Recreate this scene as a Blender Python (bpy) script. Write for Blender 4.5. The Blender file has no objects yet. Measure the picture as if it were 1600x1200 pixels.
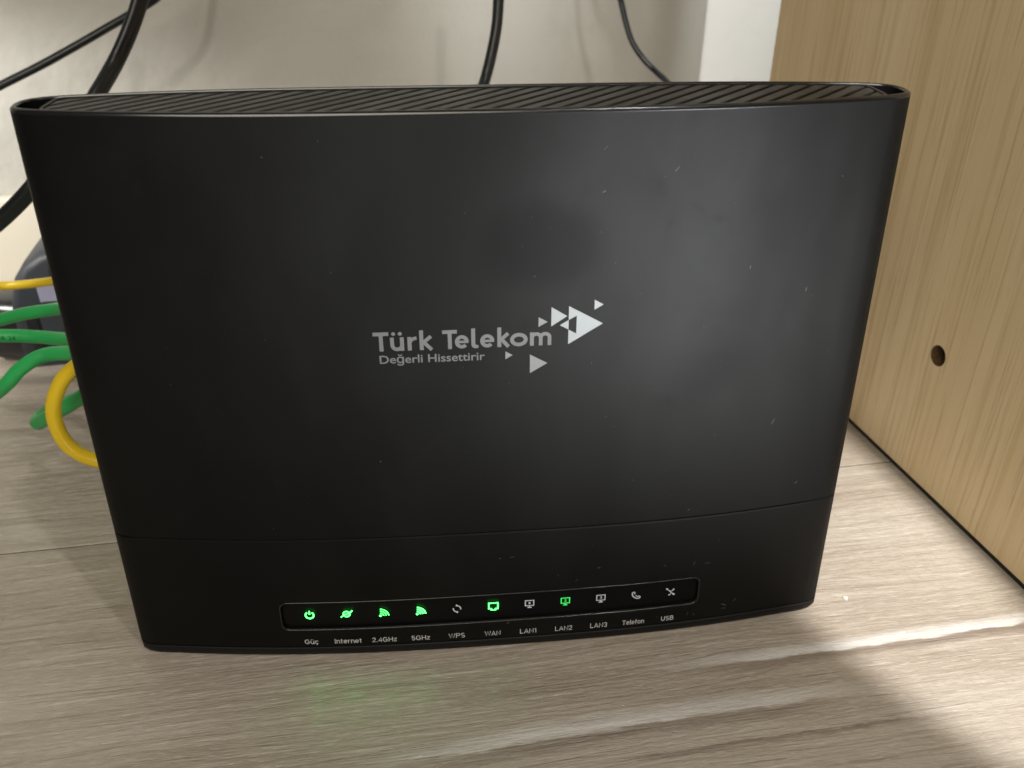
import bpy, bmesh, math, random
from mathutils import Vector, Matrix
rnd = random.Random(7)
S = bpy.context.scene
COL = S.collection
R = math.radians

# ------------------------------------------------------------------ camera
cam_d = bpy.data.cameras.new('camera')
cam = bpy.data.objects.new('camera', cam_d); COL.objects.link(cam)
PITCH, YAW, ROLL = 0.5341855, 0.0940958, 0.004505
fw = Vector((math.sin(YAW)*math.cos(PITCH), math.cos(YAW)*math.cos(PITCH), -math.sin(PITCH)))
rt = Vector((math.cos(YAW), -math.sin(YAW), 0)); up = rt.cross(fw)
rr = math.cos(ROLL)*rt + math.sin(ROLL)*up; uu = -math.sin(ROLL)*rt + math.cos(ROLL)*up
M3 = Matrix((rr, uu, -fw)).transposed()
cam.matrix_world = Matrix.Translation((-0.0136378, -0.2402809, 0.236537)) @ M3.to_4x4()
cam_d.sensor_width = 36; cam_d.lens = 36*1372.0156/1600
cam_d.clip_start = 0.01; cam_d.clip_end = 20
cam_d.dof.use_dof = True; cam_d.dof.focus_distance = 0.283; cam_d.dof.aperture_fstop = 15
S.camera = cam

# ------------------------------------------------------------------ light
W = bpy.data.worlds.new('World'); S.world = W; W.use_nodes = True
bg = W.node_tree.nodes['Background']
bg.inputs['Color'].default_value = (1.0, 0.90, 0.76, 1); bg.inputs['Strength'].default_value = 0.045

def lamp(name, kind, loc, target, energy, color, **kw):
    d = bpy.data.lights.new(name, kind); d.energy = energy; d.color = color
    for k, v in kw.items(): setattr(d, k, v)
    o = bpy.data.objects.new(name, d); COL.objects.link(o); o.location = loc
    o.rotation_euler = (Vector(target)-Vector(loc)).to_track_quat('-Z', 'Y').to_euler()
    return o
# room lamp high in front of the device, a little to the left
lamp('room_lamp', 'AREA', (-0.26, -0.90, 0.82), (0.08, 0.0, 0.05), 7.1, (1.0, 0.93, 0.80), shape='DISK', size=0.8)
# added light below the board's front edge, for the sheen on the device's front
lamp('added_sheen_spot', 'SPOT', (0.42, -0.84, -0.10), (0.07, -0.01, 0.10), 80.0, (0.97, 1.0, 0.99), spot_size=R(27), spot_blend=1.0, shadow_soft_size=0.20)
# small ceiling lamp nearly overhead, giving the bright edges and the glints on the floor
lamp('ceiling_lamp', 'AREA', (0.30, -0.42, 1.15), (0.05, 0.0, 0.05), 2.4, (1.0, 0.96, 0.90), shape='DISK', size=0.03)
# added square spot; cone edges stand in for shadow edges between device and cabinet
bl = lamp('added_beam_spot', 'SPOT', (0.258, -0.38, 0.75), (0.124, 0.104, 0.0), 36.0, (1.0, 0.97, 0.94), spot_size=R(26), spot_blend=0.22, shadow_soft_size=0.008)
bl.data.use_square = True; bl.scale = (.262, 1, 1)
# lamp beyond the cabinet side, shining through the gap on the wall
lamp('gap_lamp', 'SPOT', (0.40, -0.9, 0.9), (0.30, 0.36, 0.13), 62.0, (0.93, 0.96, 1.0),
     spot_size=R(13), spot_blend=0.2, shadow_soft_size=0.008)
# small lamp at the left behind the device
lamp('left_lamp', 'SPOT', (-0.47, 0.08, 0.26), (-0.235, 0.285, 0.045), 6.5, (1.0, 0.98, 0.94), spot_size=R(40), spot_blend=.6, shadow_soft_size=0.03)

S.view_settings.view_transform = 'Standard'; S.view_settings.look = 'None'
S.view_settings.exposure = 0; S.view_settings.gamma = 1

# ------------------------------------------------------------------ helpers
def tag(o, label=None, cat=None, group=None, kind=None):
    if label: o['label'] = label
    if cat: o['category'] = cat
    if group: o['group'] = group
    if kind: o['kind'] = kind
    return o
def link(name, me, mat=None, parent=None):
    o = bpy.data.objects.new(name, me); COL.objects.link(o)
    if mat: me.materials.append(mat)
    if parent: o.parent = parent
    return o
def mesh(name, verts, faces, mat=None, parent=None, smooth=None):
    me = bpy.data.meshes.new(name); me.from_pydata([tuple(v) for v in verts], [], faces); me.validate()
    if smooth is not None: sharp(me, smooth)
    return link(name, me, mat, parent)
def sharp(me, ang):
    bm = bmesh.new(); bm.from_mesh(me); bmesh.ops.recalc_face_normals(bm, faces=bm.faces)
    for f in bm.faces: f.smooth = True
    a = R(ang)
    for e in bm.edges:
        if len(e.link_faces) == 2 and e.calc_face_angle(0) > a: e.smooth = False
    bm.to_mesh(me); bm.free()
def empty(name, loc=(0, 0, 0)):
    o = bpy.data.objects.new(name, None); COL.objects.link(o); o.location = loc
    o.empty_display_size = .02
    return o
def box_bm(sx, sy, sz, bev=0.0, seg=2, c=(0, 0, 0)):
    bm = bmesh.new(); bmesh.ops.create_cube(bm, size=1)
    for v in bm.verts: v.co = Vector((v.co.x*sx+c[0], v.co.y*sy+c[1], v.co.z*sz+c[2]))
    if bev: bmesh.ops.bevel(bm, geom=bm.edges[:], offset=bev, segments=seg, affect='EDGES', profile=.5)
    return bm
def from_bm(name, bm, mat, parent=None, smooth=30):
    me = bpy.data.meshes.new(name); bm.to_mesh(me); bm.free()
    if smooth: sharp(me, smooth)
    return link(name, me, mat, parent)

# ------------------------------------------------------------------ materials
def mat_new(name):
    m = bpy.data.materials.new(name); m.use_nodes = True
    nt = m.node_tree; b = nt.nodes['Principled BSDF']
    return m, nt, b
class NT:
    def __init__(s, nt): s.nt = nt
    def n(s, t, **kw):
        x = s.nt.nodes.new(t)
        for k, v in kw.items():
            if k in x.inputs: x.inputs[k].default_value = v
            else: setattr(x, k, v)
        return x
    def l(s, a, b): s.nt.links.new(a, b)
    def math(s, op, a, b=None, c=None, clamp=False):
        x = s.nt.nodes.new('ShaderNodeMath'); x.operation = op; x.use_clamp = clamp
        for i, v in enumerate((a, b, c)):
            if v is None: continue
            if hasattr(v, 'links'): s.nt.links.new(v, x.inputs[i])
            else: x.inputs[i].default_value = v
        return x.outputs[0]
    def mix(s, fac, a, b, blend='MIX'):
        x = s.nt.nodes.new('ShaderNodeMix'); x.data_type = 'RGBA'; x.blend_type = blend
        for sock, v in ((x.inputs[0], fac), (x.inputs[6], a), (x.inputs[7], b)):
            if hasattr(v, 'links'): s.nt.links.new(v, sock)
            else: sock.default_value = v if not isinstance(v, tuple) else (*v, 1)
        return x.outputs[2]
    def ramp(s, fac, stops):
        x = s.nt.nodes.new('ShaderNodeValToRGB'); s.nt.links.new(fac, x.inputs[0])
        e = x.color_ramp.elements
        while len(e) < len(stops): e.new(.5)
        for i, (p, c) in enumerate(stops):
            e[i].position = p; e[i].color = (c, c, c, 1) if not isinstance(c, tuple) else (*c, 1)
        return x.outputs[0]
    def smooth(s, x, lo, hi, a=0., b=1.):
        m = s.nt.nodes.new('ShaderNodeMapRange'); m.interpolation_type = 'SMOOTHSTEP'
        if hasattr(x, 'links'): s.nt.links.new(x, m.inputs[0])
        for i, v in enumerate((lo, hi, a, b)): m.inputs[i+1].default_value = v
        return m.outputs[0]
    def noise(s, vec, scale, detail=3, rough=.5, dist=0):
        x = s.nt.nodes.new('ShaderNodeTexNoise'); x.inputs['Scale'].default_value = scale
        x.inputs['Detail'].default_value = detail; x.inputs['Roughness'].default_value = rough
        x.inputs['Distortion'].default_value = dist
        if vec is not None: s.nt.links.new(vec, x.inputs['Vector'])
        return x.outputs['Fac']
    def mapping(s, vec, scale=(1, 1, 1), rot=(0, 0, 0), loc=(0, 0, 0)):
        x = s.nt.nodes.new('ShaderNodeMapping'); s.nt.links.new(vec, x.inputs[0])
        x.inputs['Scale'].default_value = scale; x.inputs['Rotation'].default_value = rot; x.inputs['Location'].default_value = loc
        return x.outputs[0]
    def bump(s, h, strength, dist, prev=None):
        x = s.nt.nodes.new('ShaderNodeBump'); x.inputs['Strength'].default_value = strength; x.inputs['Distance'].default_value = dist
        s.nt.links.new(h, x.inputs['Height'])
        if prev is not None: s.nt.links.new(prev, x.inputs['Normal'])
        return x.outputs[0]

def plain(name, col, rough=.5, metal=0., spec=.5, emit=None, es=0, bump=None):
    m, nt, b = mat_new(name)
    b.inputs['Base Color'].default_value = (*col, 1); b.inputs['Roughness'].default_value = rough
    b.inputs['Metallic'].default_value = metal; b.inputs['Specular IOR Level'].default_value = spec
    if emit: b.inputs['Emission Color'].default_value = (*emit, 1); b.inputs['Emission Strength'].default_value = es
    if bump:
        k = NT(nt); tc = k.n('ShaderNodeTexCoord')
        h = k.noise(tc.outputs['Object'], bump[0], 3)
        k.l(k.bump(h, bump[1], bump[2]), b.inputs['Normal'])
        # slight uneven gloss and tone
        h2 = k.noise(tc.outputs['Object'], bump[0]*.03, 4, .6)
        k.l(k.smooth(h2, .3, .7, rough-.05, rough+.06), b.inputs['Roughness'])
    return m

GRAIN = R(4.5)   # direction of the floor boards
def floor_material():
    m, nt, b = mat_new('laminate_floor'); k = NT(nt)
    g = k.n('ShaderNodeNewGeometry'); oi = k.n('ShaderNodeObjectInfo')
    p = k.mapping(g.outputs['Position'], rot=(0, 0, -GRAIN))          # u along the boards, v across
    comb = k.n('ShaderNodeVectorMath', operation='SCALE'); comb.inputs[0].default_value = (3.1, 1.7, 0); k.l(oi.outputs['Random'], comb.inputs['Scale'])
    add = k.n('ShaderNodeVectorMath', operation='ADD'); k.l(p, add.inputs[0]); k.l(comb.outputs[0], add.inputs[1]); q = add.outputs[0]
    # gentle waviness of the grain
    wv = k.noise(k.mapping(q, scale=(.55, 1.6, 1)), 9, 2, .5)
    sep = k.n('ShaderNodeSeparateXYZ'); k.l(q, sep.inputs[0])
    v = k.math('ADD', sep.outputs[1], k.math('MULTIPLY', k.math('SUBTRACT', wv, .5), .014))
    cmb = k.n('ShaderNodeCombineXYZ'); k.l(sep.outputs[0], cmb.inputs[0]); k.l(v, cmb.inputs[1]); w = cmb.outputs[0]
    broad = k.noise(k.mapping(w, scale=(3.2, 19, 1)), 1, 4, .55)
    mid = k.noise(k.mapping(w, scale=(8, 130, 1)), 1, 4, .6)
    fine = k.noise(k.mapping(w, scale=(20, 560, 1)), 1, 4, .65)
    xf = k.noise(k.mapping(w, scale=(150, 1500, 1)), 1, 2, .6)
    base = k.ramp(broad, [(0.3, (.385, .32, .26)), (.5, (.475, .41, .34)), (.7, (.57, .515, .445))])
    c = k.mix(k.smooth(mid, .46, .72, 0, .38), base, (.26, .205, .155))
    c = k.mix(k.smooth(mid, .46, .25, 0, .38), c, (.62, .56, .48))
    c = k.mix(k.smooth(fine, .54, .75, 0, .32), c, (.24, .185, .14))
    c = k.mix(k.smooth(fine, .46, .27, 0, .55), c, (.76, .71, .63))
    c = k.mix(k.smooth(xf, .52, .68, 0, .30), c, (.80, .76, .68))
    # two pale veins with a brown lower border, drawn on the printed decor
    ps = k.n('ShaderNodeSeparateXYZ'); k.l(g.outputs['Position'], ps.inputs[0]); X, Y = ps.outputs[0], ps.outputs[1]
    jit = k.math('MULTIPLY', k.math('SUBTRACT', k.noise(k.mapping(g.outputs['Position'], scale=(60, 90, 1)), 1, 4, .6), .5), .0030)
    jf = k.math('MULTIPLY', k.math('SUBTRACT', k.noise(k.mapping(g.outputs['Position'], scale=(120, 900, 1)), 1, 3, .6), .5), .0022)
    def vein(c, a0, a1, a2, w0, x0, x1, x2, x3, s, brown):
        cy = k.math('ADD', k.math('ADD', k.math('MULTIPLY', X, a1), k.math('MULTIPLY', k.math('MULTIPLY', X, X), a2)), a0)
        d = k.math('ADD', k.math('ADD', k.math('SUBTRACT', Y, cy), jit), jf)
        env = k.math('MULTIPLY', k.smooth(X, x0, x1), k.smooth(X, x3, x2))
        up_ = k.smooth(d, w0*1.9, w0*.1); lo = k.smooth(d, -w0*.75, -w0*.3)
        mk = k.math('MULTIPLY', k.math('MULTIPLY', up_, lo), k.math('MULTIPLY', env, s))
        c = k.mix(mk, c, (.86, .85, .83))
        bl = k.math('MULTIPLY', k.smooth(d, -w0*.4, -w0*.9), k.smooth(d, -w0*2.6, -w0*1.1))
        bk_ = k.math('MULTIPLY', bl, k.math('MULTIPLY', env, brown))
        return k.mix(bk_, c, (.17, .125, .10))
    c = vein(c, -.03865, .0215, .22, .0026, .045, .105, .185, .235, .74, .55)
    c = vein(c, -.0613, .107, -.20, .0032, -.06, .01, .085, .135, .62, .45)
    c = vein(c, -.0725, .085, -.10, .0012, .03, .05, .12, .17, .0, .55)
    k.l(c, b.inputs['Base Color'])
    # pressed pores and ridges
    ridg = k.noise(k.mapping(w, scale=(30, 420, 1)), 1, 3, .6)
    ticks = k.noise(k.mapping(w, scale=(260, 900, 1)), 1, 2, .6)
    h = k.math('ADD', k.math('MULTIPLY', ridg, 1.0), k.math('MULTIPLY', k.smooth(fine, .55, .7), -.5))
    h = k.math('ADD', h, k.math('MULTIPLY', ticks, .35))
    k.l(k.bump(h, .45, .0012), b.inputs['Normal'])
    k.l(k.smooth(ridg, .3, .7, .30, .46), b.inputs['Roughness'])
    b.inputs['Specular IOR Level'].default_value = .5
    b.inputs['Coat Weight'].default_value = .9; b.inputs['Coat Roughness'].default_value = .06
    tk2 = k.noise(k.mapping(w, scale=(300, 700, 1)), 1, 2, .5)
    hc = k.math('ADD', h, k.math('MULTIPLY', k.smooth(tk2, .50, .70), 1.3))
    k.l(k.bump(hc, 1.0, .0014), b.inputs['Coat Normal'])
    return m

def oak_material():
    m, nt, b = mat_new('oak_melamine'); k = NT(nt)
    tc = k.n('ShaderNodeTexCoord'); o = tc.outputs['Object']    # y along the depth, z up
    wv = k.noise(k.mapping(o, scale=(1, 1, .35)), 6, 1, .5)
    sep = k.n('ShaderNodeSeparateXYZ'); k.l(o, sep.inputs[0])
    yy = k.math('ADD', sep.outputs[1], k.math('MULTIPLY', k.math('SUBTRACT', wv, .5), .008))
    cmb = k.n('ShaderNodeCombineXYZ'); k.l(yy, cmb.inputs[1]); k.l(sep.outputs[2], cmb.inputs[2]); w = cmb.outputs[0]
    broad = k.noise(k.mapping(w, scale=(1, 26, 2.2)), 1, 3, .5)
    mid = k.noise(k.mapping(w, scale=(1, 150, 3.2)), 1, 4, .6)
    fine = k.noise(k.mapping(w, scale=(1, 520, 11)), 1, 4, .65)
    pore = k.noise(k.mapping(w, scale=(1, 800, 55)), 1, 3, .6)
    c = k.ramp(broad, [(.3, (.71, .545, .32)), (.5, (.75, .585, .35)), (.7, (.80, .645, .41))])
    c = k.mix(k.smooth(mid, .50, .66, 0, .50), c, (.59, .43, .215))
    c = k.mix(k.smooth(fine, .52, .66, 0, .60), c, (.52, .375, .185))
    c = k.mix(k.smooth(fine, .44, .28, 0, .35), c, (.82, .68, .43))
    c = k.mix(k.smooth(pore, .60, .74, 0, .35), c, (.42, .29, .16))
    k.l(c, b.inputs['Base Color'])
    b.inputs['Roughness'].default_value = .46
    k.l(k.bump(k.math('ADD', fine, k.math('MULTIPLY', pore, .6)), .18, .0005), b.inputs['Normal'])
    return m

def plaster_material():
    m, nt, b = mat_new('painted_plaster'); k = NT(nt)
    g = k.n('ShaderNodeNewGeometry'); P = g.outputs['Position']
    n1 = k.noise(P, 22, 4, .55); n2 = k.noise(P, 7, 3, .5); n3 = k.noise(P, 320, 3, .6)
    c = k.mix(k.smooth(n2, .35, .65, 0, 1), (.56, .545, .50), (.62, .605, .56))
    c = k.mix(k.smooth(n1, .56, .72, 0, .35), c, (.48, .455, .41))
    k.l(c, b.inputs['Base Color']); b.inputs['Roughness'].default_value = .62
    nb = k.bump(k.noise(P, 75, 3, .5), .45, .0022); k.l(k.bump(n3, .25, .0005, nb), b.inputs['Normal'])
    return m

def body_plastic():
    m, nt, b = mat_new('black_satin_plastic'); k = NT(nt)
    tc = k.n('ShaderNodeTexCoord'); o = tc.outputs['Object']
    smudge = k.noise(k.mapping(o, scale=(1, 1, 1)), 28, 4, .6, .6)
    spot = k.noise(o, 95, 4, .65, .3)
    c = k.mix(k.smooth(smudge, .35, .7), (.0012, .0012, .0012), (.002, .002, .002))
    k.l(c, b.inputs['Base Color'])
    r = k.math('ADD', k.smooth(smudge, .3, .7, .49, .52), k.smooth(spot, .55, .8, 0, .05))
    k.l(r, b.inputs['Roughness'])
    k.l(k.bump(k.noise(o, 2600, 2, .5), .16, .00012), b.inputs['Normal'])
    # dark phone reflection above the print, put into the specular level, and uneven sheen
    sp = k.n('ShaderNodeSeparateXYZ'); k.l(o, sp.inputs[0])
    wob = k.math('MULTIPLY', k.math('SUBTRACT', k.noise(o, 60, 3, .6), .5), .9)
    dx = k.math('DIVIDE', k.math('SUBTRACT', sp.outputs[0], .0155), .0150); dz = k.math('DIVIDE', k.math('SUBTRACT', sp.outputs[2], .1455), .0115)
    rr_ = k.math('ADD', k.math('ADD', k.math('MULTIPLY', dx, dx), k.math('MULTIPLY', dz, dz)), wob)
    phone_refl = k.smooth(rr_, 2.6, -.4)
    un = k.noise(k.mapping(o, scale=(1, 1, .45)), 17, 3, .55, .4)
    lv = k.math('MULTIPLY', k.smooth(un, .3, .7, .17, .25), k.smooth(phone_refl, 0, 1, 1, .72))
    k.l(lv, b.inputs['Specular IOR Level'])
    return m

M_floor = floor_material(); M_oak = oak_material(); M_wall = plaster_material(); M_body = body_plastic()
M_core = plain('dark_board_core', (.045, .032, .022), .8)
M_foot = plain('black_base_plastic', (.007, .0072, .0075), .5, spec=.25, bump=(1500, .2, .0002))
M_slat = plain('black_grille_plastic', (.024, .023, .022), .45, bump=(1800, .25, .0002))
M_dark = plain('black_inner_plastic', (.006, .006, .006), .7)
M_glass = plain('black_window_gloss', (.007, .007, .007), .3, spec=.05)
M_rim = plain('black_polished_rim', (.006, .006, .0065), .19, spec=1.0)
M_bezel = plain('black_bezel_gloss', (.008, .008, .009), .22, spec=.8)
M_ink = plain('grey_printed_ink', (.135, .135, .135), .5, .1)
M_ink2 = plain('silver_sheen_ink', (.27, .285, .30), .45, .12)  # sheen on the print put into a brighter ink tone
M_ink1 = plain('mid_grey_sheen_ink', (.19, .193, .193), .45, .12)  # same print, weaker sheen put into its tone
M_lab = plain('white_label_ink', (.62, .62, .62), .5)
M_icon = plain('white_symbol_ink', (.74, .74, .80), .45, emit=(.8, .82, 1), es=.0)
M_led = plain('lit_green_symbol', (.02, .2, .05), .4, emit=(.055, 1, .10), es=8.0)
M_led2 = plain('lit_green_symbol_dim', (.02, .2, .05), .4, emit=(.06, 1, .16), es=.8)
M_black = plain('black_cable_rubber', (.011, .012, .014), .33, bump=(600, .2, .0003))
M_gloss = plain('glossy_dark_cable', (.018, .021, .028), .16)
M_green = plain('green_cable_jacket', (.03, .44, .11), .36, bump=(500, .25, .0003))
M_yellow = plain('yellow_cable_jacket', (.88, .60, .018), .34, bump=(500, .2, .0003))
M_adapter = plain('dark_blue_grey_plastic', (.030, .034, .044), .5, bump=(1200, .25, .0003))
M_tag = plain('pale_lilac_sticker', (.42, .42, .58), .5)
M_skirt = plain('cream_skirting_paint', (.74, .69, .58), .45, bump=(160, .2, .0008))
M_crumb = plain('white_crumb', (.85, .84, .80), .6)
M_dust = plain('pale_dust', (.20, .20, .195), .9)
M_chip = plain('raw_chipboard', (.12, .065, .028), .9, bump=(900, 1.0, .001))

# ------------------------------------------------------------------ setting: floor boards
fl = tag(empty('floor'), kind='structure')
UG = Vector((math.cos(GRAIN), math.sin(GRAIN), 0)); VG = Vector((-math.sin(GRAIN), math.cos(GRAIN), 0))
V0 = 0.0578; PW = 0.193                      # seam behind the device; board width
sub = from_bm('underlay', box_bm(2.4, 1.2, .01, c=(0, .30, -.0172)), M_dark, fl, None)
pm = None
for kk in range(-2, 3):
    va = V0 + kk*PW; off = [(-.31, ), (.17, ), (.9, )][kk % 3][0]
    cuts = {-3: [-1.2, .1, 1.2], -2: [-1.2, -.5, 1.2], -1: [-1.2, 1.2], 0: [-1.2, 1.2], 1: [-1.2, .35, 1.2], 2: [-1.2, -.1, 1.2]}[kk]
    for a, b_ in zip(cuts, cuts[1:]):
        L = b_-a-.0003
        bm = box_bm(L, PW-.0006, .012, .0003, 1)
        o = from_bm('plank', bm, M_floor, fl, 30); o.data.materials.append(M_core)
        for f in o.data.polygons:
            if abs(f.normal.z) < .3: f.material_index = 1
        c = UG*((a+b_)/2) + VG*(va+PW/2); o.location = (c.x, c.y, -.006); o.rotation_euler = (0, 0, GRAIN)

# wall with its skirting board
WA = R(7.0)
def wall_y(x): return .325 + math.tan(WA)*x
wbm = bmesh.new(); bmesh.ops.create_grid(wbm, x_segments=8, y_segments=4, size=.5)
wl = bmesh.new(); wl.free()
wall = from_bm('wall', box_bm(2.4, .10, 1.4, c=(0, .05, .7-.02)), M_wall, None, None); wbm.free()
wall.location = (0, wall_y(0), 0); wall.rotation_euler = (0, 0, WA); tag(wall, kind='structure')
sk = from_bm('skirting_board', box_bm(2.4, .009, .066, .0022, 3, c=(0, -.0046, .0335)), M_skirt, wall, 30)

# ------------------------------------------------------------------ cabinet side panel (oak board)
PA = R(8.2)
panel = empty('cabinet_side_panel', (.1863, .1037, 0)); panel.rotation_euler = (0, 0, PA)
tag(panel, 'pale oak veneered cabinet side standing right of the router, with one peg hole', 'cabinet panel')
# local frame: y along the depth (away), x to the right; the inner face is x = 0
ya, yb_, z0, z1, T = -.150, .1275, .0028, .52, .018
HY, HZ, HR, NH = -.0425, .0618, .0041, 32
def board():
    bm = bmesh.new(); hole = []; deep = []; inner = []
    ch = .0004
    # face ring around the hole: outer square patch
    q = .012
    sq = []
    for i in range(NH):
        a = 2*math.pi*i/NH; c_, s_ = math.cos(a), math.sin(a); mx = max(abs(c_), abs(s_))
        sq.append(bm.verts.new((0, HY+q*c_/mx, HZ+q*s_/mx)))
        hole.append(bm.verts.new((0, HY+(HR+.0004)*c_, HZ+(HR+.0004)*s_)))
        inner.append(bm.verts.new((.0005, HY+HR*c_, HZ+HR*s_)))
        deep.append(bm.verts.new((.012, HY+HR*c_, HZ+HR*s_)))
    for i in range(NH):
        j = (i+1) % NH
        bm.faces.new((sq[i], sq[j], hole[j], hole[i])); bm.faces.new((hole[i], hole[j], inner[j], inner[i])).material_index = 1
        bm.faces.new((inner[i], inner[j], deep[j], deep[i])).material_index = 1
    bm.faces.new(deep).material_index = 1
    def on(v, ax, val): return abs(v.co[ax]-val) < 1e-6
    c = {}
    for y in (ya, yb_):
        for z in (z0, z1):
            for x in (0, T): c[(x, y, z)] = bm.verts.new((x, y, z))
    # four sides of the face around the square patch
    L = sorted([v for v in sq if on(v, 1, HY-q)], key=lambda v: v.co.z); Rr = sorted([v for v in sq if on(v, 1, HY+q)], key=lambda v: v.co.z)
    Bm = sorted([v for v in sq if on(v, 2, HZ-q)], key=lambda v: v.co.y); Tp = sorted([v for v in sq if on(v, 2, HZ+q)], key=lambda v: v.co.y)
    # the corner vertices lie on the diagonals only when NH is a multiple of 8; add them from the lists
    bm.faces.new([c[(0, ya, z0)]]+[c[(0, yb_, z0)]]+[Rr[0]]+list(reversed(Bm))[0 if Bm[-1] is not Rr[0] else 1:]+([] if Bm[0] is L[0] else [L[0]]))
    bm.faces.new([c[(0, ya, z1)]]+[c[(0, yb_, z1)]]+[Rr[-1]]+list(reversed(Tp))[0 if Tp[-1] is not Rr[-1] else 1:]+([] if Tp[0] is L[-1] else [L[-1]]))
    bm.faces.new([c[(0, ya, z0)], c[(0, ya, z1)]]+list(reversed(L)))
    bm.faces.new([c[(0, yb_, z0)], c[(0, yb_, z1)]]+list(reversed(Rr)))
    bm.faces.new([c[(T, ya, z0)], c[(T, yb_, z0)], c[(T, yb_, z1)], c[(T, ya, z1)]])
    for y in (ya, yb_): bm.faces.new([c[(0, y, z0)], c[(T, y, z0)], c[(T, y, z1)], c[(0, y, z1)]])
    for z in (z0, z1): bm.faces.new([c[(0, ya, z)], c[(T, ya, z)], c[(T, yb_, z)], c[(0, yb_, z)]])
    return bm
NH = 32
bd = from_bm('board', board(), M_oak, panel, 30); bd.data.materials.append(M_chip)
from_bm('edge_band', box_bm(T, .0008, z1-z0, .0002, 1, c=(T/2, yb_+.0005, (z0+z1)/2)), M_oak, panel)
from_bm('base_strip', box_bm(T-.001, yb_-ya-.001, .0026, c=(T/2+.0002, (ya+yb_)/2, .0014)), plain('black_foot_strip', (.010, .010, .010), .6), panel, None)

# ------------------------------------------------------------------ router
H = .18213
def topf(x): return -.009677*(1-min(1, abs(x/.12))**3.3067)
def botf(x): return -.014088-.008489*(1-min(1, abs(x/.120145))**2.503)
def front(x, z):
    t = z/H; return topf(x)*t+botf(x)*(1-t)
X0, X1, WZ0, WZ1, WR = -.0706, .0732, .0120, .0233, .0026       # the indicator window
ZA, ZB = .0075, .0275
xs = set(round(-.108+.216*i/72, 6) for i in range(73))
xs = {x for x in xs if not (X0-.0012 < x < X0+WR+.0008 or X1-WR-.0008 < x < X1+.0012)}
for i in range(9):
    a = math.pi/2*i/8; xs.add(X0+WR*(1-math.cos(a))); xs.add(X1-WR*(1-math.cos(a)))
xs = sorted(xs)
tipT = [(.1135, -.00165), (.1168, -.0004), (.1190, .0012), (.1203, .0034), (.1208, .0065), (.1205, .0098), (.1190, .0125), (.1162, .0146), (.1120, .0161)]
tipB = [(.1135, -.01535), (.1168, -.0143), (.1190, -.0127), (.1203, -.0100), (.1209, -.0055), (.1209, .0020), (.1200, .0085), (.1175, .0130), (.1125, .0163)]
def backT(x): return .0213*(1-.25*abs(x/.112)**4)
def backB(x): return .0225*(1-.27*abs(x/.112)**4)
bxs = [.108-.216*i/30 for i in range(31)]
P_T = [(x, topf(x)) for x in xs]+tipT+[(x, backT(x)) for x in bxs]+[(-x, y) for x, y in reversed(tipT)]
P_B = [(x, botf(x)) for x in xs]+tipB+[(x, backB(x)) for x in bxs]+[(-x, y) for x, y in reversed(tipB)]
def widen(p): return (p[0]*(1+.0155*max(0, (abs(p[0])-.09)/.031)**2), p[1])
P_T = [widen(p) for p in P_T]; P_B = [widen(p) for p in P_B]
NP = len(P_T); NF = len(xs)
NRM = []
for i in range(NP):
    a, b_ = Vector(P_T[i-1]), Vector(P_T[(i+1) % NP]); t = (b_-a).normalized(); NRM.append(Vector((t.y, -t.x)))
def ring(z, inset=0.):
    t = z/H; out = []
    for i in range(NP):
        p = Vector(P_T[i])*t+Vector(P_B[i])*(1-t)-NRM[i]*inset
        out.append(Vector((p.x, p.y, z)))
    return out
router = empty('router', (0, 0, 0))
tag(router, 'black upright modem router with a printed telecom logo and a row of green indicator lights', 'router')

def loft(name, levels, mat, cap_first=False, cap_last=False, skip=None, extra=None, smooth=28):
    vs = []; fs = []
    for z, ins in levels: vs += ring(z, ins)
    for l in range(len(levels)-1):
        for i in range(NP):
            j = (i+1) % NP
            if skip and skip(l, i): continue
            fs.append((l*NP+i, l*NP+j, (l+1)*NP+j, (l+1)*NP+i))
    if cap_first: fs.append(tuple(reversed(range(NP))))
    if cap_last: fs.append(tuple(range((len(levels)-1)*NP, len(levels)*NP)))
    if extra: extra(vs, fs)
    return mesh(name, vs, fs, mat, router, smooth)

SEAM = .0493
# upper shell: outer skin, rim, inner wall down to below the grille
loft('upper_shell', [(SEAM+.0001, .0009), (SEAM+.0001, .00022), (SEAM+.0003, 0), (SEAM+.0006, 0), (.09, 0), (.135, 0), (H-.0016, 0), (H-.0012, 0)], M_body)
loft('top_rim', [(H-.0012, .0), (H-.0010, 0), (H-.00062, .00008), (H-.00030, .00029), (H-.00008, .00062), (H, .0009), (H, .0011), (H-.00014, .0015), (H-.0005, .0017), (H-.0008, .0017), (H-.012, .0017)], M_rim)
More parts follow.
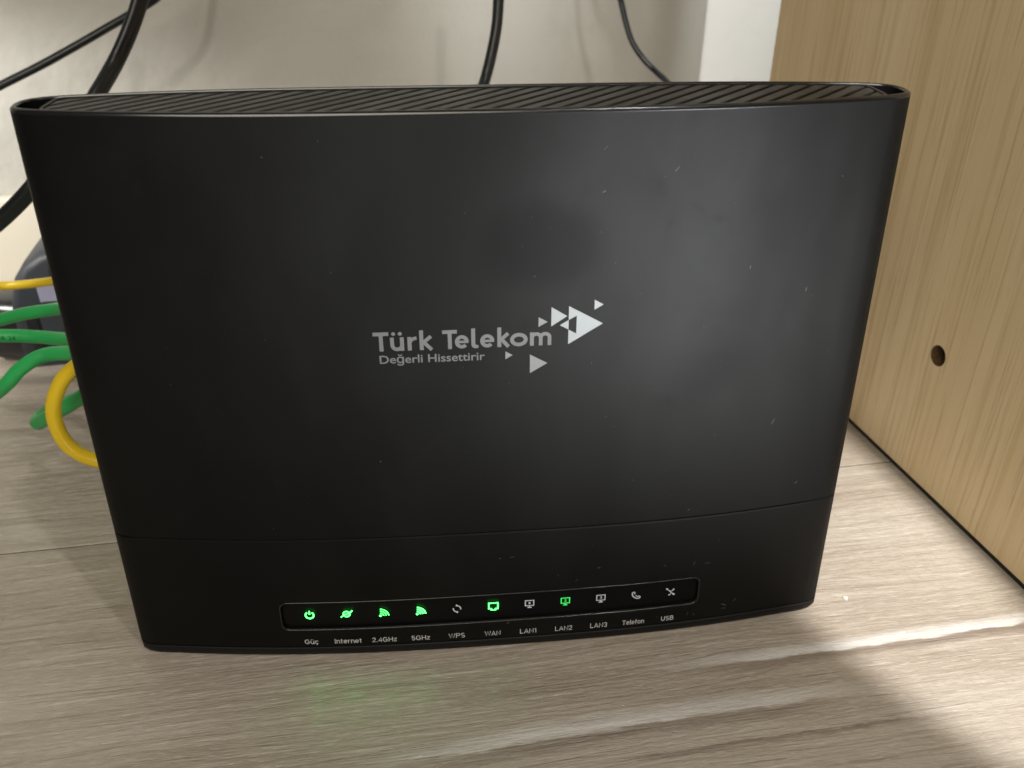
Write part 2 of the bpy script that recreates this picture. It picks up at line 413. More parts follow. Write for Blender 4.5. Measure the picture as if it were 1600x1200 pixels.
# lower shell with the window recess cut in its front
def wz(x):                                   # lower and upper edge of the recess at x
    d = WR
    if x < X0+WR: d = X0+WR-x
    elif x > X1-WR: d = x-(X1-WR)
    else: d = 0
    r_ = WR-math.sqrt(max(0, WR*WR-d*d)) if d > 0 else 0
    return WZ0+r_, WZ1-r_
iw = [i for i in range(NF) if X0-1e-9 <= xs[i] <= X1+1e-9]; i0, i1 = iw[0], iw[-1]
def low_extra(vs, fs):
    ra, rb = LV*NP, (LV+1)*NP
    def V(x, y, z): vs.append(Vector((x, y, z))); return len(vs)-1
    lo = []; hi = []
    for i in iw:
        x = xs[i]; a, b_ = wz(x); lo.append(V(x, front(x, a), a)); hi.append(V(x, front(x, b_), b_))
    for n_ in range(len(iw)-1):
        i = iw[n_]
        fs.append((ra+i, ra+i+1, lo[n_+1], lo[n_])); fs.append((hi[n_], hi[n_+1], rb+i+1, rb+i))
    fs.append((ra+i0-1, ra+i0, lo[0], hi[0], rb+i0, rb+i0-1))
    fs.append((ra+i1, ra+i1+1, rb+i1+1, rb+i1, hi[-1], lo[-1]))
    loop = lo+list(reversed(hi)); prev = loop
    cx, cz = (X0+X1)/2, (WZ0+WZ1)/2
    for ins, dep in ((.00010, .00003), (.00026, .00022), (.00030, .0020)):
        nw = []
        for vi in loop:
            v = vs[vi]; hx = (X1-X0)/2; hz = (WZ1-WZ0)/2
            x = cx+(v.x-cx)*(hx-ins)/hx; z = cz+(v.z-cz)*(hz-ins)/hz
            nw.append(V(x, front(x, z)+dep, z))
        for a in range(len(loop)):
            b_ = (a+1) % len(loop); fs.append((prev[a], prev[b_], nw[b_], nw[a]))
        prev = nw
levels = [(.0042, .0012), (.0042, .0003), (.0046, 0), (ZA, 0), (ZB, 0), (SEAM-.0009, 0), (SEAM-.0005, 0), (SEAM-.0003, .0001), (SEAM-.00015, .00035), (SEAM-.00015, .0012)]
LV = 3
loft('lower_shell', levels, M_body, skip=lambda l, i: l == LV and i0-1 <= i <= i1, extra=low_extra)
# base foot
loft('base_foot', [(.0002, .0022), (.0002, .0010), (.0006, .0004), (.0013, .0001), (.0022, .0), (.0034, 0), (.0036, 0), (.0038, .0003), (.0038, .002)], M_foot, cap_first=True)
# window pane inside the recess
def pane():
    vs = []; n = len(iw); hx = (X1-X0)/2; hz = (WZ1-WZ0)/2; cx, cz = (X0+X1)/2, (WZ0+WZ1)/2
    pts = [(xs[i], wz(xs[i])[0]) for i in iw]+[(xs[i], wz(xs[i])[1]) for i in reversed(iw)]
    for (x, z) in pts:
        x = cx+(x-cx)*(hx-.00034)/hx; z = cz+(z-cz)*(hz-.00034)/hz; vs.append((x, front(x, z)+.0013, z))
    m_ = len(vs); fs = []
    for (x, y, z) in vs[:m_]: vs.append((x, y+.0012, z))
    for a in range(n-1): fs.append((a, a+1, m_-2-a, m_-1-a))
    for a in range(m_): b_ = (a+1) % m_; fs.append((a, a+m_, b_+m_, b_))
    return mesh('indicator_window', vs, fs, M_glass, router, 28)
pane()

def bezel():
    vs = []; fs = []; hx = (X1-X0)/2; hz = (WZ1-WZ0)/2; cx, cz = (X0+X1)/2, (WZ0+WZ1)/2
    pts = [(xs[i], wz(xs[i])[0]) for i in iw]+[(xs[i], wz(xs[i])[1]) for i in reversed(iw)]; n = len(pts)
    prof = [(.00042, -.00004), (.00040, .00008), (.00028, .00016), (.00014, .00016), (.00002, .00008), (-.00004, -.0004)]
    for o_, up_ in prof:
        for x, z in pts:
            x = cx+(x-cx)*(hx+o_)/hx; z = cz+(z-cz)*(hz+o_)/hz; vs.append((x, front(x, z)-up_, z))
    for l in range(len(prof)-1):
        for a in range(n): b_ = (a+1) % n; fs.append((l*n+a, l*n+b_, (l+1)*n+b_, (l+1)*n+a))
    return mesh('window_bezel', vs, fs, M_bezel, router, 60)
bezel()

# ---- top grille: diagonal slats in a frame
def inner(inset, tipc=0.):
    # outline inside the rim; pulled in at the ends
    r_ = ring(H, inset); out = []
    for p in r_:
        x = p.x
        lim = .1142-tipc
        if abs(x) > lim-.004:
            x = math.copysign(lim-.004+.004*math.tanh((abs(x)-(lim-.004))/.004), x)
        out.append(Vector((x, p.y)))
    res = [out[0]]
    for p in out[1:]:
        if (p-res[-1]).length > 1e-4: res.append(p)
    return res
def clip(poly, n, d):                        # keep p.n <= d
    out = []
    for i in range(len(poly)):
        a, b_ = poly[i], poly[(i+1) % len(poly)]; da, db = a.dot(n)-d, b_.dot(n)-d
        if da <= 0: out.append(a)
        if da*db < 0: out.append(a+(b_-a)*(da/(da-db)))
    return out
GO = inner(.0019); GI = inner(.0031, .0008)
def extr(name, poly, za, zb, mat, bev=0.):
    n = len(poly); c = sum(poly, Vector((0, 0)))/n
    vs = [(p.x, p.y, za) for p in poly]; 
    vs += [(p.x, p.y, zb-bev) for p in poly]
    fs = [tuple(reversed(range(n)))]+[(i, (i+1) % n, n+(i+1) % n, n+i) for i in range(n)]
    if bev:
        q = []
        for i in range(n):
            a, b_, d_ = poly[i-1], poly[i], poly[(i+1) % n]
            e1 = (b_-a); e2 = (d_-b_)
            e1 = e1.normalized() if e1.length > 1e-9 else Vector((0, 0)); e2 = e2.normalized() if e2.length > 1e-9 else Vector((0, 0))
            n1 = Vector((-e1.y, e1.x)); n2 = Vector((-e2.y, e2.x)); nn = n1+n2
            if nn.length > 1e-6: nn = nn/max(.4, nn.length_squared/2)
            q.append(b_+nn*bev)
        vs += [(p.x, p.y, zb) for p in q]
        fs += [(n+i, n+(i+1) % n, 2*n+(i+1) % n, 2*n+i) for i in range(n)]; fs.append(tuple(range(2*n, 3*n)))
    else: fs.append(tuple(range(n, 2*n)))
    return mesh(name, vs, fs, mat, router, 28)
ZT = H-.0003
def grille_frame():
    n = len(GO); gi = []
    # matching inner ring by the same x shrink
    cx = 0
    for p in GO:
        s_ = .9925; gi.append(Vector((p.x*s_, (p.y-.006)*.955+.006)))
    vs = []; 
    for P_, z in ((GO, H-.010), (GO, ZT-.0002), ([p*.999 for p in GO], ZT), (gi, ZT), (gi, H-.006)): vs += [(p.x, p.y, z) for p in P_]
    fs = []
    for l in range(4):
        for i in range(n): j = (i+1) % n; fs.append((l*n+i, l*n+j, (l+1)*n+j, (l+1)*n+i))
    mesh('grille_frame', vs, fs, M_slat, router, 28)
    return gi
GIN = grille_frame()
SN = Vector((1, -1)).normalized(); PITCHS = .0061/math.sqrt(2)
slat_poly = GIN
for kk in range(-32, 33):
    c = kk*PITCHS
    p = clip(clip(slat_poly, SN, c+.00150), -SN, -(c-.00150))
    p2 = []
    for v in p:
        if not p2 or (v-p2[-1]).length > 3e-4: p2.append(v)
    if len(p2) > 2 and (p2[0]-p2[-1]).length < 3e-4: p2.pop()
    if len(p2) < 3: continue
    ar = abs(sum(p2[i].cross(p2[(i+1) % len(p2)]) for i in range(len(p2))))/2
    if ar < 4e-6: continue
    extr('slat', p2, H-.0055, ZT-.0003, M_slat, .00022)
extr('grille_tray', inner(.0018), H-.0125, H-.0115, M_dark)
mesh('back_cover_plate', [(-.1, .0226, .02), (.1, .0226, .02), (.1, .0216, .16), (-.1, .0216, .16), (-.1, .019, .02), (.1, .019, .02), (.1, .018, .16), (-.1, .018, .16)],
     [(0, 3, 2, 1), (4, 5, 6, 7), (0, 1, 5, 4), (1, 2, 6, 5), (2, 3, 7, 6), (3, 0, 4, 7)], M_foot, router)

# ---- flat print and symbols, laid on the curved front
def put(name, polys, mat, depth, sheet=None, thick=.00004):
    """polys: list of (outline points in (x,z), metres) or (verts, faces)"""
    vs = []; fs = []
    for P_ in polys:
        pts, faces = P_; b_ = len(vs)
        for (x, z) in pts: vs.append((x, front(x, z)-depth, z))
        for f in faces: fs.append(tuple(b_+i for i in f))
    o = mesh(name, vs, fs, mat, router)
    return o
def poly(pts): return (list(pts), [tuple(range(len(pts)))])
def stroke(pts, w, closed=False):
    n = len(pts); L = []; Rg = []
    for i in range(n):
        p = Vector(pts[i])
        a = Vector(pts[i-1]) if (i or closed) else None; b_ = Vector(pts[(i+1) % n]) if (i < n-1 or closed) else None
        d1 = (p-a).normalized() if a is not None else (b_-p).normalized(); d2 = (b_-p).normalized() if b_ is not None else d1
        n1 = Vector((-d1.y, d1.x)); n2 = Vector((-d2.y, d2.x)); nn = n1+n2
        nn = nn/max(.5, nn.length_squared/2)
        L.append(p+nn*w/2); Rg.append(p-nn*w/2)
    v = [tuple(x) for x in L+Rg]; m_ = n if closed else n-1
    return (v, [(i, (i+1) % n, n+(i+1) % n, n+i) for i in range(m_)])
def arc(cx, cz, r, a0, a1, n=14, rz=None):
    rz = rz or r
    return [(cx+r*math.cos(R(a0+(a1-a0)*i/n)), cz+rz*math.sin(R(a0+(a1-a0)*i/n))) for i in range(n+1)]
def disc(cx, cz, r, n=14): return poly(arc(cx, cz, r, 0, 360-360/n, n-1))
def tr(P_, ox, oz, s=.001, rot=0.):
    c, s_ = math.cos(R(rot)), math.sin(R(rot))
    return ([((ox+(x*c-z*s_)*s), (oz+(x*s_+z*c)*s)) for x, z in P_[0]], P_[1])

# company name, letters drawn as heavy strokes (mm)
SW = 1.14
def glyph(ch, w):
    xh, cap = 4.25, 5.95; h = SW/2; g = []
    if ch == 'T': g = [stroke([(0, cap-h), (w, cap-h)], SW), stroke([(w/2, cap-h), (w/2, 0)], SW)]
    elif ch == 'u': g = [stroke([(h, xh)]+arc(w/2, 1.9, w/2-h, 180, 360, 14, 1.9-h*.9)+[(w-h, xh)], SW*.96), stroke([(w-h, xh), (w-h, 0)], SW),
                         poly(arc(w/2-.95, 5.35, .58, 0, 330, 11)), poly(arc(w/2+.95, 5.35, .58, 0, 330, 11))]
    elif ch == 'r': g = [stroke([(h, xh), (h, 0)], SW), stroke([(h, 2.4)]+arc(w+.1, 2.4, w-h, 172, 96, 8, 1.45), SW*.92)]
    elif ch == 'k': g = [stroke([(h, 6.2), (h, 0)], SW), stroke([(h+.2, 2.1), (w-.55, xh)], SW*.95), stroke([(1.3, 2.35), (w-.45, 0)], SW*.98)]
    elif ch == 'e': g = [stroke(arc(w/2, xh/2, w/2-h, 0, 318, 20, xh/2-h), SW*.96), stroke([(h, xh/2-.02), (w-.1, xh/2-.02)], SW*.70)]
    elif ch == 'l': g = [stroke([(h, 6.2), (h, .9)], SW), poly([(0, 1.2), (.15, .5), (.6, .05), (1.3, -.08), (2.0, .0), (2.05, .95), (1.5, .93), (1.28, 1.2)])]
    elif ch == 'o': g = [stroke(arc(w/2, xh/2, w/2-h, 0, 345, 23, xh/2-h), SW, True)]
    elif ch == 'm':
        q = (w-SW)/2
        g = [stroke([(h, xh), (h, 0)], SW)]
        for s_ in (0, 1):
            g.append(stroke([(h+q*s_, 2.4)]+arc(h+q*s_+q/2, 2.5, q/2, 180, 0, 12, xh-h-2.5)+[(h+q*s_+q, 0)], SW*.95))
    return g
name_polys = []
def mm(px): return -32.47+(px-152)*.0508
for ch, a, b_ in [('T', 152, 240), ('u', 247, 325), ('r', 345, 400), ('k', 413, 490), ('T', 543, 627), ('e', 613, 694), ('l', 708, 752), ('e', 758, 840), ('k', 857, 920), ('o', 930, 1032), ('m', 1045, 1170)]:
    if ch == 'k' and a == 857: b_ = 930
    for g in glyph(ch, (b_-a)*.0508): name_polys.append(tr(g, mm(a)*.001, .11510))
# overlapping strokes would share a plane: give each stroke its own tiny lift
def put_strokes(name, polys, mat, depth, step=2.5e-6):
    vs = []; fs = []
    for n_, (pts, faces) in enumerate(polys):
        b_ = len(vs)
        for (x, z) in pts: vs.append((x, front(x, z)-depth-(n_ % 7)*step, z))
        for f in faces: fs.append(tuple(b_+i for i in f))
    return mesh(name, vs, fs, mat, router)
put_strokes('printed_name', name_polys, M_ink, .00003)

def text_mesh(s, width, size, cx=None, left=None, base=0., bold=0.):
    cu = bpy.data.curves.new('text', 'FONT'); cu.body = s; cu.size = 1; cu.offset = bold; cu.resolution_u = 3
    o = bpy.data.objects.new('text', cu); COL.objects.link(o)
    dg = bpy.context.evaluated_depsgraph_get(); me = bpy.data.meshes.new_from_object(o.evaluated_get(dg))
    vs = [(v.co.x, v.co.y) for v in me.vertices]; fs = [tuple(p.vertices) for p in me.polygons]
    bpy.data.objects.remove(o); bpy.data.curves.remove(cu); bpy.data.meshes.remove(me)
    x0 = min(v[0] for v in vs); x1 = max(v[0] for v in vs); sx = width/(x1-x0); sz = size
    ox = left if left is not None else cx-width/2
    return ([(ox+(x-x0)*sx, base+z*sz) for x, z in vs], fs)
# letters in Blender's built-in face: capitals are about .73 of the size
put('printed_slogan', [text_mesh('Değerli Hissettirir', .0306, .00365, left=-.0310, base=.1112, bold=.012)], M_ink, .00003)
def trim(*p): return poly([(x*.001, z*.001) for x, z in p])
for p, m_ in [(((15.38, 124.0), (15.38, 120.95), (18.0, 122.45)), M_ink1), (((19.1, 126.95), (19.1, 120.95), (23.75, 124.0)), M_ink2),
              (((31.65, 128.7), (31.67, 125.6), (34.3, 127.15)), M_ink2), (((5.7, 113.65), (5.68, 111.1), (7.8, 112.35)), M_ink1),
              (((12.92, 112.3), (12.94, 106.2), (18.15, 109.3)), M_ink1)]:
    put('logo_triangle', [trim(*p)], m_, .00003)
q1 = (24.2, 122.75); q2 = (26.56, 124.0); q3 = (26.52, 118.4); q4 = (24.2, 119.75)
put('logo_triangle', [([(x*.001, z*.001) for x, z in [(24.2, 127.05), (34.35, 121.25), (24.2, 115.1), q1, q2, q3, q4]], [(0, 1, 4, 3), (1, 5, 4), (1, 2, 6, 5)])], M_ink2, .00003)
put('logo_triangle', [trim((21.6, 121.25), (24.2, 119.75), (24.2, 122.75))], M_ink2, .00003)

IZ = .01795; D_ = -.0005                       # symbols lie just in front of the recessed pane
IX = [-.06117+.01244*i for i in range(11)]
def ico(i, polys, mat, name):
    put_strokes(name, [tr(p, IX[i], IZ) for p in polys], mat, D_, 4e-6)
ico(0, [stroke(arc(0, -.15, 1.35, 125, 415, 22), .50), stroke([(0, .15), (0, 1.65)], .45)], M_led, 'power_symbol')
ico(1, [stroke(arc(0, 0, 1.1, 0, 345, 20), .42, True), stroke([(-2.0, -1.35), (-1.65, -1.0), (-.9, -.55)], .35), stroke([(-.95, -.35), (.3, .05), (1.35, .75), (2.05, 1.45)], .36),
        stroke([(.9, .2), (1.5, .75), (1.9, 1.45)], .4)], M_led, 'internet_symbol')
def wifi(w): return [disc(-1.15, -1.3, .42), stroke(arc(-1.35, -1.5, 1.35, 8, 82, 10), w), stroke(arc(-1.35, -1.5, 2.2, 6, 84, 12), w), stroke(arc(-1.35, -1.5, 3.05, 5, 85, 14), w)]
ico(2, wifi(.30), M_led, 'wireless_symbol'); ico(3, wifi(.48), M_led, 'wireless_symbol')
def arrows():
    g = []
    for s_ in (0, 180):
        p = [stroke(arc(0, 0, 1.25, 25, 125, 10), .42), poly([(-1.0, .45), (-1.45, 1.35), (-.35, 1.35)])]
        g += [tr(x, 0, 0, 1, s_-42) for x in p]
    return g
ico(4, arrows(), M_icon, 'pairing_symbol')
ico(5, [stroke([(-1.55, -.75), (-1.55, 1.5), (1.55, 1.5), (1.55, -.75)], .40), stroke([(-1.75, -.95), (-.55, -.95)], .40), stroke([(1.75, -.95), (.55, -.95)], .40),
        stroke([(-.72, -.75), (-.72, -1.45), (.72, -1.45), (.72, -.75)], .40)], M_led, 'wan_symbol')
for i, d in ((6, '1'), (7, '2'), (8, '3')):
    dg_ = text_mesh(d, .85 if d != '1' else .6, 1.35, cx=0, base=-.02+.03, bold=.02)
    ico(i, [stroke([(-1.45, -.65), (-1.45, 1.55), (1.45, 1.55), (1.45, -.65)], .38, True), stroke([(-.72, -1.45), (.72, -1.45)], .42), stroke([(0, -.8), (0, -1.3)], .55), dg_],
        M_led2 if i == 7 else M_icon, 'lan_symbol')
ico(9, [stroke([(-.75, 1.6), (-1.35, 1.1), (-1.25, .1), (-.6, -.8), (.3, -1.35), (1.2, -1.35), (1.65, -.75)], .42), stroke([(-.75, 1.6), (-.35, 1.0), (-.6, .6)], .36), stroke([(1.65, -.75), (1.0, -.35), (.6, -.6), (-.1, .0)], .34)], M_icon, 'telephone_symbol')
ico(10, [stroke([(-1.3, 1.3), (1.1, -1.1)], .30), disc(1.2, -1.2, .42), poly([(-1.75, 1.75), (-1.55, .85), (-.85, 1.55)]), stroke([(.2, -.2), (.15, -1.0), (-.35, -1.35)], .3), disc(-.45, -1.3, .3),
         stroke([(-.35, .35), (.65, .4), (1.0, .85)], .3), poly([(.75, .65), (1.3, .65), (1.3, 1.2), (.75, 1.2)])], M_icon, 'usb_symbol')
def cap_glyph(ch):
    C_, X_, w = 7.0, 5.2, .98; h = w/2
    st = lambda *p, **k_: stroke(list(p), w, **k_)
    def bowl(cx, rx, ry, a0, a1, cz=None): return stroke(arc(cx, ry+h if cz is None else cz, rx, a0, a1, 18, ry), w)
    if ch == 'G': return 6.4, [bowl(3.2, 2.7, 3.0, 42, 325), st((5.5, 1.5), (5.5, 3.3)), st((3.4, 3.25), (5.98, 3.25))]
    if ch == 'ü': return 4.6, [st((h, X_), (h, 2.0), *arc(2.2, 2.1, 1.71, 190, 340, 10, 1.6), (4.0, 2.2)), st((4.1, X_), (4.1, 0)), poly(arc(1.3, 6.6, .55, 0, 330, 9)), poly(arc(3.2, 6.6, .55, 0, 330, 9))]
    if ch == 'ç': return 4.6, [bowl(2.5, 2.0, 2.1, 45, 315), stroke([(2.5, 0), (2.9, -.6), (2.5, -1.3), (1.7, -1.3)], .6)]
    if ch == 'I': return 1.6, [st((.8, 0), (.8, C_))]
    if ch == 'n': return 4.5, [st((h, 0), (h, X_)), st((h, 3.0), *arc(2.3, 3.1, 1.75, 160, 0, 10, 1.6), (4.05, 0))]
    if ch == 't': return 3.0, [st((1.3, 6.6), (1.3, 1.1), *arc(2.2, 1.3, .9, 200, 280, 5, .85)), st((.1, 4.75), (2.7, 4.75))]
    if ch == 'e': return 4.9, [bowl(2.45, 1.95, 2.1, 0, 312), st((.6, 2.6), (4.85, 2.6))]
    if ch == 'r': return 3.0, [st((h, 0), (h, X_)), st((h, 3.0), *arc(2.4, 3.1, 1.9, 165, 95, 6, 1.6))]
    if ch == '2': return 4.6, [st(*arc(2.3, 5.0, 1.75, 170, -20, 12, 1.5), (.45, .5), (4.4, .5))]
    if ch == '.': return 1.6, [poly([(.3, 0), (1.3, 0), (1.3, 1.1), (.3, 1.1)])]
    if ch == '4': return 4.9, [st((3.6, 0), (3.6, 6.6), (.5, 2.1), (4.8, 2.1))]
    if ch == 'H': return 5.7, [st((.6, 0), (.6, C_)), st((5.1, 0), (5.1, C_)), st((.6, 3.6), (5.1, 3.6))]
    if ch == 'z': return 4.2, [st((.3, X_-h), (3.6, X_-h), (.5, h), (3.9, h))]
    if ch == '5': return 4.7, [st((4.1, C_-h), (1.0, C_-h), (.8, 3.6), *arc(2.3, 2.35, 1.8, 120, -150, 14, 1.85))]
    if ch == 'W': return 8.0, [st((.3, C_), (2.1, .3), (4.0, 6.6), (5.9, .3), (7.7, C_))]
    if ch == 'P': return 5.2, [st((.6, 0), (.6, C_)), st((.6, C_-h), (2.9, C_-h), *arc(2.9, 4.9, 1.75, 80, -80, 10, 1.6), (.6, 3.3))]
    if ch == 'S': return 5.2, [st(*arc(2.6, 5.1, 1.95, 35, 235, 12, 1.42), *arc(2.6, 1.95, 2.0, 60, -145, 12, 1.48))]
    if ch == 'A': return 5.9, [st((.35, 0), (2.95, 6.7), (5.55, 0)), st((1.3, 2.2), (4.6, 2.2))]
    if ch == 'N': return 5.8, [st((.6, 0), (.6, 6.6), (5.2, .4), (5.2, C_))]
    if ch == 'L': return 4.6, [st((.6, C_), (.6, h), (4.4, h))]
    if ch == '1': return 3.2, [st((.4, 5.2), (2.0, 6.5), (2.0, 0))]
    if ch == '3': return 4.6, [st(*arc(2.2, 5.1, 1.65, 150, -70, 10, 1.42), *arc(2.2, 2.0, 1.85, 80, -150, 12, 1.55))]
    if ch == 'T': return 5.2, [st((.1, C_-h), (5.1, C_-h)), st((2.6, C_-h), (2.6, 0))]
    if ch == 'l': return 1.5, [st((.7, 0), (.7, C_+.2))]
    if ch == 'f': return 3.0, [st((1.3, 0), (1.3, 5.6), *arc(2.3, 5.8, 1.0, 170, 90, 5, .95)), st((.1, 4.75), (2.8, 4.75))]
    if ch == 'o': return 4.9, [stroke(arc(2.45, 2.6, 1.95, 0, 342, 18, 2.1), w, True)]
    if ch == 'U': return 5.6, [st((.6, C_), (.6, 2.6), *arc(2.8, 2.6, 2.2, 190, 350, 12, 2.1), (5.0, 2.6), (5.0, C_))]
    if ch == 'B': return 5.4, [st((.6, 0), (.6, C_)), st((.6, C_-h), (2.8, C_-h), *arc(2.8, 5.15, 1.45, 80, -80, 8, 1.3), (.6, 3.75)), st((2.8, 3.75), *arc(2.9, 2.1, 1.8, 80, -80, 10, 1.6), (.6, h))]
    return 2, []
def caption(s_, width, cx):
    x = 0; out = []
    for ch in s_:
        a, g = cap_glyph(ch)
        out += [(x, p) for p in g]; x += a+.75
    tot = x-.75; sx = width/tot; sz = .00205/7
    res = []
    for dx, (pts, faces) in out: res.append(([(cx-width/2+(px+dx)*sx, .0056+pz*sz) for px, pz in pts], faces))
    return res
LT = [('Güç', 4.7), ('Internet', 9.3), ('2.4GHz', 8.5), ('5GHz', 6.4), ('WPS', 5.6), ('WAN', 5.5), ('LAN1', 5.9), ('LAN2', 6.1), ('LAN3', 6.1), ('Telefon', 7.9), ('USB', 4.6)]
for i, (s_, w) in enumerate(LT):
    put_strokes('printed_caption', caption(s_, w*.001, IX[i]-.0004), M_lab, .00003)
# the diodes behind the lit symbols throw a little green light forward and down
for i, e in ((0, 1.1), (1, 1.), (2, .8), (3, .8), (5, .4)):
    o = lamp('indicator_led', 'SPOT', (IX[i], front(IX[i], IZ)-.0006, IZ), (IX[i], front(IX[i], IZ)-.0406, IZ-.026), .0013*e, (.04, 1, .10), spot_size=R(76), spot_blend=.9, shadow_soft_size=.0012)

# dust specks and lint on the casing
def dust():
    vs = []; fs = []
    def quad(x, z, a, l, w):
        dx, dz = math.cos(a)*l/2, math.sin(a)*l/2; nx, nz = -math.sin(a)*w/2, math.cos(a)*w/2
        b_ = len(vs)
        for sx, sz in ((-dx-nx, -dz-nz), (dx-nx, dz-nz), (dx+nx, dz+nz), (-dx+nx, -dz+nz)):
            vs.append((x+sx, front(x+sx, z+sz)-.00006, z+sz))
        vs.append((x, front(x, z)-.00014, z)); fs.extend([(b_, b_+1, b_+4), (b_+1, b_+2, b_+4), (b_+2, b_+3, b_+4), (b_+3, b_, b_+4)])
    for n_ in range(120):
        x = rnd.uniform(-.105, .112); z = rnd.uniform(.03, .178)
        if rnd.random() > .25+.75*(x+.105)/.217: continue
        s_ = rnd.choice([.00007, .00009, .00011, .00015]); quad(x, z, rnd.uniform(0, 3), s_*rnd.uniform(1, 2.2), s_)
    for x, z, a, l in ((.053, .1655, .9, .0016), (.033, .160, .5, .0009), (.092, .083, 1.2, .002), (.0965, .1275, 1.4, .0012), (.104, .058, .8, .0012), (.0665, .0525, .6, .0008), (.0775, .136, 1.5, .0011)):
        quad(x, z, a, l, .00016)
    # curled lint near the bottom right
    for n_ in range(20):
        x = rnd.uniform(.0, .112); z = rnd.uniform(.0052, .0118) if rnd.random() < .7 else rnd.uniform(.026, .04); a = rnd.uniform(0, 6.3); cur = rnd.uniform(-.9, .9)
        for k_ in range(rnd.randint(2, 7)):
            st = .00034
            quad(x, z, a, st*1.2, .00007); x += math.cos(a)*st; z += math.sin(a)*st; a += cur*.5
            if z < .005: break
            if X0 < x < X1 and z > .0115 and z < .0245: break
    o = mesh('dust', vs, fs, M_dust, router); o['kind'] = 'stuff'
    # specks resting on the grille
    vs2 = []; fs2 = []
    for n_ in range(60):
        x = rnd.uniform(-.02, .112); y = rnd.uniform(-.005, .014); s_ = rnd.uniform(.00008, .0002); z = ZT+.0001; b_ = len(vs2)
        vs2.extend([(x-s_, y-s_, z), (x+s_, y-s_*.6, z), (x+s_*.5, y+s_, z), (x, y, z+s_)]); fs2.extend([(b_, b_+1, b_+3), (b_+1, b_+2, b_+3), (b_+2, b_, b_+3), (b_, b_+2, b_+1)])
    o = mesh('dust', vs2, fs2, M_dust, router); o['kind'] = 'stuff'
dust()

# ------------------------------------------------------------------ cables
def spline(pts, sub=10):
    P = [Vector(p) for p in pts]; out = []
    for i in range(len(P)-1):
        a = P[max(0, i-1)]; b_ = P[i]; c = P[i+1]; d = P[min(len(P)-1, i+2)]
        for k_ in range(sub):
            t = k_/sub; t2 = t*t; t3 = t2*t
            out.append(.5*((2*b_)+(c-a)*t+(2*a-5*b_+4*c-d)*t2+(3*b_-a-3*c+d)*t3))
    out.append(P[-1]); return out
def tube(name, pts, r, mat, parent=None, sides=18, flat=1.0, twin=False, ang=0.):
    P = spline(pts); vs = []; fs = []
    T_ = [(P[min(i+1, len(P)-1)]-P[max(i-1, 0)]).normalized() for i in range(len(P))]
    n = T_[0].orthogonal().normalized(); n = Matrix.Rotation(ang, 3, T_[0]) @ n
    for i, p in enumerate(P):
        n = (n-T_[i]*n.dot(T_[i])).normalized(); b_ = T_[i].cross(n)
        for k_ in range(sides):
            a = 2*math.pi*k_/sides; ca, sa = math.cos(a), math.sin(a)
            rad = r
            if twin: rad = r*(1-.30*(1-abs(ca))**2.2)      # waisted section of a two-core flex
            vs.append(p+n*(ca*rad)+b_*(sa*rad*flat))
    m_ = len(P)
    for i in range(m_-1):
        for k_ in range(sides): l = (k_+1) % sides; fs.append((i*sides+k_, i*sides+l, (i+1)*sides+l, (i+1)*sides+k_))
    fs.append(tuple(reversed(range(sides)))); fs.append(tuple((m_-1)*sides+k_ for k_ in range(sides)))
    return mesh(name, vs, fs, mat, parent, 50)
def cable(label, pts, r, mat, group, **kw):
    o = tube('cable', pts, r, mat, None, **kw); return tag(o, label, 'cable', group)
GB = 'black cords behind the router'; GG = 'green network cables left of the router'; GY = 'yellow network cables left of the router'
cable('thin black cord crossing the upper left of the wall on a slant', [(-.2803, .233, .118), (-.2503, .24, .1296), (-.231, .245, .1383), (-.2118, .25, .1465), (-.1941, .255, .1548), (-.176, .26, .1637), (-.1606, .262, .1713), (-.148, .262, .1785), (-.1288, .26, .194), (-.11, .262, .215), (-.10, .27, .26)], .0021, M_black, GB)
cable('thick black cord dropping behind the router left end and out again below', [(-.125, .222, .25), (-.1330, .215, .215), (-.1386, .21, .1931), (-.1433, .205, .1803), (-.1489, .2, .1688), (-.1555, .195, .1578), (-.162, .18, .1464), (-.171, .165, .1328), (-.1786, .155, .1237), (-.1879, .15, .1138), (-.2012, .15, .1026), (-.2185, .15, .0899), (-.25, .155, .065), (-.29, .17, .03), (-.33, .19, .004)], .0038, M_black, GB, twin=True, flat=.8, sides=24)
cable('straight black cord hanging behind the middle of the router top', [(.0262, .25, .25), (.0262, .245, .215), (.025, .24, .1893), (.0236, .235, .1781), (.0222, .23, .1668), (.0191, .225, .154), (.0148, .22, .141), (.0066, .2, .1269), (-.0057, .17, .1137), (-.012, .12, .10), (-.012, .07, .09), (-.012, .022, .088)], .0028, M_black, GB)
cable('thin glossy dark cord curving down behind the right half of the router', [(.085, .305, .25), (.0905, .30, .205), (.0947, .3, .183), (.0993, .3, .1696), (.1021, .295, .1582), (.1056, .29, .1482), (.112, .285, .1394), (.1185, .28, .1335), (.1236, .27, .1291), (.1327, .25, .1192), (.135, .20, .09), (.12, .13, .06), (.09, .06, .05), (.085, .022, .05)], .0018, M_gloss, GB, twin=True)
cable('thin yellow cable running level above the green cables', [(-.32, .18, .057), (-.2475, .17, .0595), (-.2295, .17, .0605), (-.2177, .17, .0604), (-.2032, .165, .0634), (-.1866, .155, .0692), (-.1546, .12, .0881), (-.12, .07, .10), (-.09, .022, .10)], .0021, M_yellow, GY)
cable('topmost green cable entering behind the router just below the yellow one', [(-.30, .15, .035), (-.26, .14, .046), (-.228, .13, .0572), (-.208, .125, .063), (-.1912, .12, .0685), (-.1738, .115, .0727), (-.1459, .09, .0869), (-.115, .06, .095), (-.075, .022, .095)], .0028, M_green, GG)
